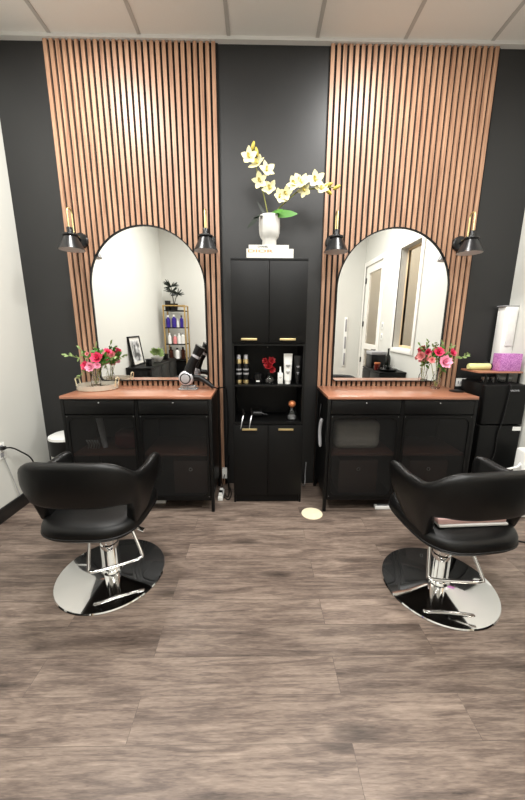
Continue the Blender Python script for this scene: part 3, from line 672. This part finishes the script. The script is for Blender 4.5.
# ------------------------------------------------------------------ floor bits, left corner
b = B(); b.lathe([(0, 0), (.078, 0), (.08, .003), (.079, .006), (.07, .008), (0, .008)], seg=40); tag(b.build('floor_disc', CREAM, None, (.312, -.507, 0)), 'round cream disc lying flat on the floor by the tall cabinet', 'disc')
for x, y, l in ((.89, -.43, 'right'), (-.92, -.33, 'left')):
    t = thing('power_strip', 'white power strip on the floor under the %s sideboard' % l, 'power strip', (x, y, 0), group='white power strips under sideboards')
    B().bx(-.07, .07, -.02, .02, 0, .028, .004).build('strip_body', PLW, t); B().bx(-.05, .05, -.012, .012, .028, .03).build('socket_row', GREYP, t)
t = thing('plug_adapter', 'white plug adapters in wall socket beside the left sideboard', 'adapter', (-.40, -.024, .12))
B().bx(-.022, .022, -.045, 0, -.04, .05, .004).build('adapter_body', PLW, t); B().tube(smooth([(0, -.045, 0), (-.01, -.08, -.05), (-.02, -.16, -.112), (.02, -.22, -.113)]), .004, 6).build('cord', PLB, t)
t = thing('extension_block', 'white extension block on floor at right end of left sideboard', 'power strip', (-.413, -.23, 0))
B().bx(-.02, .02, -.08, .06, .0, .035, .004).build('block_body', PLW, t)
for k in range(3): B().bx(-.014, .014, -.06+.04*k-.012, -.06+.04*k+.012, .035, .06, .003).build('plug', PLB if k == 1 else PLW, t)
for k, (pp, l) in enumerate((([(-.385, -.2, .006), (-.36, -.26, .006), (-.35, -.2, .03), (-.37, -.1, .12), (-.36, -.045, .3)], 'looped'), ([(-.39, -.26, .006), (-.345, -.3, .006), (-.33, -.2, .006), (-.35, -.1, .006)], 'flat'))):
    tag(B().tube(smooth(pp), .005, 8).build('power_cable', PLB), 'black %s cable on floor between left sideboard and tall cabinet' % ('rising' if k == 0 else 'curled'), 'cable')
tag(B().tube(smooth([(.3, -.05, .006), (.31, -.12, .05), (.32, -.06, .12), (.33, -.03, .22)]), .004, 8).build('loose_cable', GREYP), 'thin pale cord on floor between tall cabinet and right sideboard', 'cord')
def hang(x, y, z, l, m):
    b = B(); b.tube(smooth([(x, y, z), (x-.012, y-.02, z-.06), (x-.004, y+.01, z-.13), (x-.014, y-.01, z-.2)]), [.006]+[.018]*17+[.006], 10)
    return b
t = thing('hanging_cord', 'black cord bundle hanging on left side of the right sideboard', 'cord', (RX0-.012, -.3, .62))
B().tube(smooth([(0, 0, .2), (-.012, -.02, .12), (-.008, .02, .04), (-.014, -.03, -.03), (-.004, .0, .0)]), .006, 8).build('cord_loop', PLB, t)
B().tube(smooth([(-.006, -.07, .1), (-.014, -.06, 0), (-.01, -.08, -.12)]), [.008]+[.013]*11+[.008], 10).build('cord_wrap', GREYP, t)
# bin
t = thing('waste_bin', 'black waste bin with white lid in corner beside the left sideboard', 'bin', (-1.68, -.17, 0))
B().lathe([(0, 0), (.11, 0), (.125, .03), (.132, .38), (0, .38)], seg=36).build('bin_body', PLW, t)
B().lathe([(0, .38), (.138, .38), (.14, .39), (.138, .508), (0, .508)], seg=36).build('bin_rim', PLB, t)
B().lathe([(0, .508), (.139, .508), (.136, .526), (.11, .538), (0, .542)], seg=36).build('lid', PLW, t)
# outlet on left wall
t = thing('wall_outlet', 'white outlet plate on left wall with a black plug in it', 'outlet', (-XW, -.50, .51))
B().bx(0, .006, -.036, .036, -.06, .06, .002).build('plate', PLW, t); B().bx(.006, .008, -.016, .016, .012, .044).bx(.006, .008, -.016, .016, -.044, -.012).build('socket', GREYP, t)
t = thing('plug_cable', 'black plug and cable running from the left wall outlet behind the chair', 'cable', (-XW+.008, -.5, .535))
B().bx(0, .03, -.014, .014, -.012, .012, .004).build('plug', PLB, t)
B().tube(smooth([(.028, 0, 0), (.05, .03, -.01), (.06, .09, -.06), (.08, .17, -.16), (.1, .2, -.35), (.1, .22, -.528)]), .0055, 8).build('cable', PLB, t)
tag(B().tube(smooth([(-XW+.012, -.505, .49), (-XW+.012, -.48, .4), (-XW+.012, -.45, .28), (-XW+.02, -.42, .11)]), .002, 6).build('thin_wire', GREYP), 'thin pale wire hanging down white wall below the outlet', 'wire')

# ------------------------------------------------------------------ salon chairs
def loop_rings(stations):
    return stations
def chair(label, loc, rz, foot_rz):
    t = thing('salon_chair', label, 'salon chair', loc, rz, 'black salon chairs on round chrome bases')
    B().lathe([(0, 0), (.288, 0), (.292, .004), (.288, .01), (.2, .018), (.09, .026), (.06, .03), (0, .03)], seg=72).build('chrome_base', CHROME, t)
    B().lathe([(0, .028), (.06, .028), (.055, .04), (.048, .045), (.048, .2), (.042, .205), (.042, .38), (0, .38)], seg=32).build('column', CHROME, t)
    m = B(); m.bx(-.11, .11, -.1, .12, .35, .372, .01); m.bx(-.05, .05, -.05, .05, .34, .37, .008); m.build('seat_mechanism', BLKM, t)
    # foot loop
    fp = [(-.08, -.02, .36), (-.105, -.1, .16), (-.10, -.118, .135), (-.06, -.125, .13), (.10, -.125, .13), (.15, -.12, .135), (.155, -.105, .16), (.09, .02, .36)]
    b = B(); b.tube(smooth(fp, 4), .0085, 10); b.build('foot_loop', CHROME, t, None, (0, 0, foot_rz))
    b = B(); b.tube([(.1, -.02, .36), (.19, -.07, .352), (.225, -.09, .35)], .006, 8); b.tube([(.215, -.085, .35), (.25, -.1, .348)], .01, 8); b.build('lift_lever', CHROME, t)
    # seat cushion: stacked superellipse rings
    def sup(a, b_, cy, z, n=48, e=3.2):
        out = []
        for k in range(n):
            th = 2*pi*k/n; c, s = cos(th), sin(th)
            out.append((a*abs(c)**(2/e)*(1 if c > 0 else -1), cy+b_*abs(s)**(2/e)*(1 if s > 0 else -1), z))
        return out
    b = B(); rg = []
    for a, b_, z in ((.17, .19, .37), (.215, .235, .373), (.24, .258, .386), (.25, .268, .405), (.25, .268, .43), (.243, .26, .448), (.225, .24, .46), (.19, .2, .47), (.1, .11, .474)): rg.append(sup(a, b_, -.005, z))
    b.rings(rg); b.build('seat', LEATH, t)
    b = B(); rg = []
    for a, b_, z in ((.2485, .2665, .40), (.2535, .2715, .403), (.2535, .2715, .407), (.2485, .2665, .41)): rg.append(sup(a, b_, -.005, z))
    b.rings(rg, False, False); b.build('seat_piping', LEATH, t)
    # shell: a padded band wrapping back and both arms
    NS = 61; NC = 14
    def plan(u, h):                 # u in -1..1 along the U, h height -> outer point, superellipse back
        f = (h-.40)/.36
        hw = .235+.068*f; yb = -.268-.035*f; yf = .06+.09*f
        # straight arm part |u|>.55
        a = abs(u); s = 1 if u > 0 else -1
        yc = -.10                    # where the curve starts
        if a > .55:
            g = (a-.55)/.45; return Vector((s*(hw-.012*g*g), yc+(yf-yc)*g, 0))
        th = (a/.55)*pi/2; e = 2.9
        x = hw*abs(sin(th))**(2/e); y = yc+(yb-yc)*abs(cos(th))**(2/e)
        return Vector((s*x, y, 0))
    def lerp(a, keys):
        for (x0, v0), (x1, v1) in zip(keys, keys[1:]):
            if a <= x1:
                g = (a-x0)/(x1-x0); g = g*g*(3-2*g); return v0+(v1-v0)*g
        return keys[-1][1]
    top = [(0, .798), (.12, .795), (.58, .698), (.7, .692), (.92, .70), (1, .694)]
    bot = [(0, .565), (.25, .568), (.40, .555), (.49, .41), (.74, .385), (1, .475)]
    rg = []
    for k in range(NS):
        u = -1+2*k/(NS-1); a = abs(u)
        zt, zb = lerp(a, top), lerp(a, bot); th = .052 if a < .96 else .044
        du = .01
        sec = []
        def outer(z):
            return plan(u, z)
        def nrm(z):
            d = plan(min(1, u+du), z)-plan(max(-1, u-du), z); d.normalize(); return Vector((-d.y, d.x, 0))  # points inward
        rr = th/2
        for q in range(NC+1):        # up the outside then down the inside, rounded top and bottom
            ph = q/NC
            z = zb+rr+(zt-zb-2*rr)*ph
            p = outer(z); bul = .010*sin(pi*ph); n_ = nrm(z)
            sec.append(Vector((p.x, p.y, z))-n_*bul)
        for q in range(1, 6):
            an = pi*q/6; p = outer(zt-rr); n_ = nrm(zt-rr)
            sec.append(Vector((p.x, p.y, 0))+n_*(rr-rr*cos(an))+Vector((0, 0, zt-rr+rr*sin(an))))
        for q in range(NC+1):
            ph = 1-q/NC; z = zb+rr+(zt-zb-2*rr)*ph; p = outer(z); n_ = nrm(z)
            sec.append(Vector((p.x, p.y, z))+n_*(th+.004*sin(pi*ph)))
        for q in range(1, 6):
            an = pi*q/6; p = outer(zb+rr); n_ = nrm(zb+rr)
            sec.append(Vector((p.x, p.y, 0))+n_*(rr+rr*cos(an))+Vector((0, 0, zb+rr-rr*sin(an))))
        rg.append(sec)
    # rounded arm ends
    def endcap(sec, d):
        c = sum(sec, Vector())/len(sec); out = []
        for s_, f in ((.93, .008), (.75, .017), (.4, .023)): out.append([c+(p-c)*s_+Vector((0, d*f, 0)) for p in sec])
        return out
    rg = endcap(rg[0], 1)[::-1]+rg+endcap(rg[-1], 1)
    b = B(); b.rings(rg); b.build('backrest_shell', LEATH, t, ang=70)
    return t
chair('black salon chair at left, facing the mirror that reflects the picture frame', (-.945, -1.1, 0), R(-2), R(28))
chair('black salon chair at right with a pale pink towel on its seat', (.895, -1.2, 0), R(7), R(-13))
t = thing('folded_towel', 'folded pale pink and white towel lying on the right salon chair seat', 'towel', (.905, -1.285, .4745), R(3))
B().bx(-.165, .175, -.095, .1, 0, .012, .004).build('towel_layer', PLW, t); B().bx(-.17, .17, -.088, .1, .0125, .042, .008).build('towel_layer', PINKC, t)

# ------------------------------------------------------------------ things seen in the mirrors
# low black cabinet along left wall
t = thing('low_cabinet', 'low black cabinet along the left wall, seen in the left mirror', 'cabinet', (-1.79, -2.55, 0))
B().bx(-.176, .17, -.72, .68, .06, .805, .003).build('cabinet_body', BLKL, t); B().bx(-.176, .18, -.73, .69, .805, .823, .003).build('cabinet_top', BLKL, t)
for k in range(3): B().bx(.171, .184, -.71+.47*k, -.25+.47*k, .08, .795, .002).build('door', BLKL, t)
for yy in (-.68, .64):
    for xx in (-.15, .14): B().bx(xx-.015, xx+.015, yy-.015, yy+.015, 0, .06).build('leg', BLKM, t)
LZ = .823
def frame_pic():
    t = thing('picture_frame', 'black framed grey photo print leaning on the left wall', 'picture frame', (-1.90, -2.22, LZ)); t.rotation_euler = (0, R(-8), 0)
    b = B(); b.bx(-.012, .012, -.22, .22, 0, .02); b.bx(-.012, .012, -.22, .22, .41, .43); b.bx(-.012, .012, -.22, -.2, .02, .41); b.bx(-.012, .012, .2, .22, .02, .41); b.build('frame', BLKM, t)
    B().bx(-.006, .0, -.2, .2, .02, .41).build('mat_board', PAPER, t); B().bx(0, .002, -.15, .15, .06, .37).build('photo_print', PHOTO, t)
frame_pic()
t = thing('potted_plant', 'small leafy plant in a white bowl on the low black cabinet', 'plant', (-1.76, -2.65, LZ))
B().lathe([(0, 0), (.05, 0), (.09, .05), (.1, .08), (.09, .08), (.05, .06), (0, .06)], seg=24).build('bowl', CERAM, t)
b = B()
for k in range(46):
    d = Vector((random.uniform(-1, 1), random.uniform(-1, 1), random.uniform(0, 1.6))); leaf(b, d*.05+Vector((0, 0, .09)), d, .07, .045, (0, 1, .5))
b.build('foliage', LEAFP, t, ang=80)
for x, y, h, l in ((-1.72, -2.12, .1, 'small black jar in front of the leaning picture frame'), (-1.72, -3.0, .1, 'small black jar beyond the white plant bowl on the low cabinet')):
    t = thing('black_jar', l, 'jar', (x, y, LZ)); B().lathe([(0, 0), (.045, 0), (.047, .004), (.047, h*.8), (0, h*.8)], seg=24).build('jar_body', PLB, t); B().lathe([(0, h*.8), (.049, h*.8), (.049, h), (0, h)], seg=24).build('lid', PLB, t)
# ladder shelf at front wall
EX0, EX1, EY = -1.85, -1.46, -3.63
t = thing('ladder_shelf', 'narrow gold framed black shelf unit, seen in the left mirror', 'shelf unit', ((EX0+EX1)/2, EY, 0))
hw = (EX1-EX0)/2
b = B()
for sx in (-1, 1):
    for sy in (-.14, .14): b.bx(sx*hw-.012, sx*hw+.012, sy-.012, sy+.012, 0, 1.77)
    b.bx(sx*hw-.011, sx*hw+.011, -.14, .14, 1.75, 1.77)
b.bx(-hw, hw, .13, .15, 1.75, 1.77); b.bx(-hw, hw, -.15, -.13, 1.75, 1.77); b.build('gold_frame', mat('gold_frame', srgb(186, 156, 100), .35, .6), t)
shz = (1.66, 1.35, 1.045, .765, .43)
for z in shz: B().bx(-hw+.012, hw-.012, -.14, .14, z, z+.02).build('shelf', BLKL, t)
B().bx(-hw+.012, hw-.012, -.13, .1, .45, .745).build('black_bin', BLKL, t)
def mini(x, z, r, h, m, cap, l, g, y=EY+.08):
    t = thing('product_bottle', l, 'bottle', (x, y, z+.0205), group=g)
    B().lathe([(0, 0), (r, 0), (r, h*.7), (r*.4, h*.78), (r*.4, h*.84), (0, h*.84)], seg=16).build('bottle_body', m, t); B().lathe([(0, h*.84), (r*.45, h*.84), (r*.4, h), (0, h)], seg=16).build('cap', cap, t)
posn = ('left', 'centre left', 'centre right', 'right')
for k, (x, r, h, m, c_) in enumerate(((-1.79, .04, .22, PURP, PLW), (-1.68, .042, .23, PURP, PLW), (-1.61, .02, .16, PLW, PLW), (-1.54, .032, .22, PURP, PLB))):
    mini(x, 1.35, r, h, m, c_, '%s bottle at %s of upper row on the ladder shelf' % ('white' if m is PLW else 'purple', posn[k]), 'bottles on the ladder shelf upper row')
for k, (x, r, h, m, c_) in enumerate(((-1.78, .035, .2, PLW, PLW), (-1.68, .035, .17, PINKP, PLW), (-1.60, .035, .2, PLW, PLW), (-1.53, .035, .21, PLW, GREYP))):
    mini(x, 1.045, r, h, m, c_, '%s bottle at %s of middle row on the ladder shelf' % ('pink' if m is PINKP else 'white', posn[k]), 'bottles on the ladder shelf middle row')
for k, (x, r, h, m, c_) in enumerate(((-1.77, .045, .22, AMBER, PLB), (-1.65, .045, .2, PLW, PLB), (-1.54, .045, .22, AMBER, PLB))):
    mini(x, .765, r, h, m, c_, '%s bottle at %s of bottom row on the ladder shelf' % ('white' if m is PLW else 'dark amber', ('left', 'middle', 'right')[k]), 'bottles on the ladder shelf bottom row')
t = thing('potted_palm', 'spiky dark palm in black pot on top of the ladder shelf', 'plant', (-1.67, EY+.05, 1.68))
B().lathe([(0, 0), (.06, 0), (.075, .12), (.068, .12), (.066, .1), (0, .1)], seg=24).build('pot', PLB, t)
B().tube([(0, 0, .1), (-.02, 0, .28), (-.04, 0, .42)], .008, 8).tube([(0, 0, .1), (.05, 0, .24), (.08, 0, .3)], .007, 8).build('trunk', LEAFD, t)
b = B()
for c, n, L in (((-.04, 0, .42), 34, .15), ((-.03, 0, .32), 26, .15), ((.08, 0, .28), 26, .13)):
    for k in range(n):
        a = random.uniform(0, 2*pi); d = Vector((cos(a), sin(a)*.8, random.uniform(-.2, 1))); leaf(b, c, d, L, .02, (0, 1, .3), -.2)
b.build('foliage', LEAFD, t, ang=80)
t = thing('black_pot', 'empty black cylinder pot beside the palm on the ladder shelf', 'pot', (-1.785, EY+.05, 1.68)); B().lathe([(0, 0), (.05, 0), (.052, .17), (.046, .17), (.044, .01), (0, .01)], seg=24).build('pot_body', PLB, t)
# right: low cabinet with box, candle, tray, bottle
t = thing('drinks_cabinet', 'low black cabinet below the window, seen in the right mirror', 'cabinet', (1.79, -2.12, 0))
B().bx(-.19, .175, -.36, .36, .05, .765, .003).build('cabinet_body', BLKL, t); B().bx(-.2, .178, -.37, .37, .765, .785, .003).build('cabinet_top', BLKL, t)
for k in range(2): B().bx(-.204, -.191, -.35+.355*k, -.005+.355*k, .07, .75, .002).build('door', BLKL, t)
for yy in (-.33, .33):
    for xx in (-.16, .15): B().bx(xx-.015, xx+.015, yy-.015, yy+.015, 0, .05).build('leg', BLKM, t)
t = thing('countertop_oven', 'black box shaped appliance with grey top on the drinks cabinet', 'appliance', (1.72, -2.3, .785))
B().bx(-.1, .12, -.14, .1, 0, .2, .006).build('oven_body', PLB, t); B().bx(-.11, .13, -.15, .11, .2, .25, .01).build('oven_top', GREYP, t)
t = thing('candle_jar', 'dark red glass candle jar on the drinks cabinet', 'candle', (1.64, -2.0, .785))
B().lathe([(0, 0), (.04, 0), (.042, .01), (.042, .09), (.038, .09), (.036, .012), (0, .012)], seg=24).build('jar_body', REDG, t); B().lathe([(0, .09), (.043, .09), (.043, .11), (0, .11)], seg=24).build('lid', COPPER, t)
t = thing('drinks_tray', 'round black tray on the drinks cabinet', 'tray', (1.75, -1.9, .785)); B().lathe([(0, 0), (.11, 0), (.14, .03), (.135, .032), (.105, .008), (0, .008)], seg=32).build('tray_body', PLB, t)
t = thing('wine_bottle', 'dark wine bottle standing on the round black tray', 'bottle', (1.76, -1.93, .794))
B().lathe([(0, 0), (.036, 0), (.038, .006), (.038, .17), (.03, .2), (.014, .23), (.013, .3), (0, .3)], seg=24).build('bottle_glass', mat('bottle_dark', srgb(14, 18, 14), .1), t); B().lathe([(0, .3), (.015, .3), (.015, .31), (0, .31)], seg=16).build('cap', PLB, t)
for x, y, l in ((1.70, -1.87, 'nearer the room'), (1.80, -1.85, 'nearer the wall')):
    t = thing('drinking_glass', 'small clear glass on the black tray, %s' % l, 'glass', (x, y, .794)); B().lathe([(0, 0), (.024, 0), (.028, .08), (.026, .08), (.022, .006), (0, .006)], seg=20).build('glass_body', GLASS, t)
t = thing('switch_plate', 'white light switch plate beside the door, upper one', 'switch', (XW, -2.78, 1.42)); B().bx(-.006, 0, -.036, .036, -.058, .058, .002).build('plate', PLW, t); B().bx(-.01, -.006, -.012, .012, -.024, .024).build('rocker', GREYP, t)
dup(t, (XW, -2.78, 1.24), 'white light switch plate beside the door, lower one')
t = thing('slim_wall_rack', 'slim vertical wall rack with dark panels beside the white door', 'wall rack', (1.66, YB, .6))
B().bx(-.03, .03, 0, .02, 0, .98, .003).build('rack_back', PLW, t)
for z in (.03, .36, .7): B().bx(-.016, .016, .02, .03, z, z+.24, .002).build('dark_panel', GREYP, t)

# ------------------------------------------------------------------ lights
def area(name, loc, size, power, col=(1, .985, .955), rot=(0, 0, 0), shape='RECTANGLE', sy=None):
    l = bpy.data.lights.new(name, 'AREA'); l.shape = shape; l.size = size
    if sy: l.size_y = sy
    l.energy = power; l.color = col
    o = bpy.data.objects.new(name, l); COL.objects.link(o); o.location = loc; o.rotation_euler = rot; return o
area('downlight', (-1.22, -.78, H-.01), .2, 44, shape='DISK')
area('downlight', (.72, -.72, H-.01), .2, 38, shape='DISK')
area('panel_light', (-.6, -2.1, H-.01), 1.2, 58, sy=.6)
area('panel_light', (.9, -2.1, H-.01), 1.2, 58, sy=.6)
area('panel_light', (0, -3.3, H-.01), 1.2, 34, sy=.6)
area('corridor_light', (2.7, -2.4, H-.01), .8, 40, (1, .92, .8), sy=2.2)
wd = bpy.data.worlds.new('world'); wd.use_nodes = True; scene.world = wd
wd.node_tree.nodes['Background'].inputs['Color'].default_value = (.5, .5, .5, 1); wd.node_tree.nodes['Background'].inputs['Strength'].default_value = .3
scene.view_settings.view_transform = 'Standard'
scene.view_settings.exposure = 0

# ------------------------------------------------------------------ camera
cd = bpy.data.cameras.new('camera'); cam = bpy.data.objects.new('camera', cd); COL.objects.link(cam)
cd.sensor_fit = 'VERTICAL'; cd.sensor_height = 24; cd.lens = 317.92/800*24; cd.clip_start = .05
p_, yw, rl = .2138, .0149, .0045
fw = Vector((sin(yw)*cos(p_), cos(yw)*cos(p_), -sin(p_))); r0 = Vector((cos(yw), -sin(yw), 0)); u0 = r0.cross(fw)
r1 = r0*cos(rl)+u0*sin(rl); u1 = u0*cos(rl)-r0*sin(rl)
cam.matrix_world = Matrix(((r1.x, u1.x, -fw.x, -.1044), (r1.y, u1.y, -fw.y, -2.7012), (r1.z, u1.z, -fw.z, 1.3711), (0, 0, 0, 1)))
scene.camera = cam
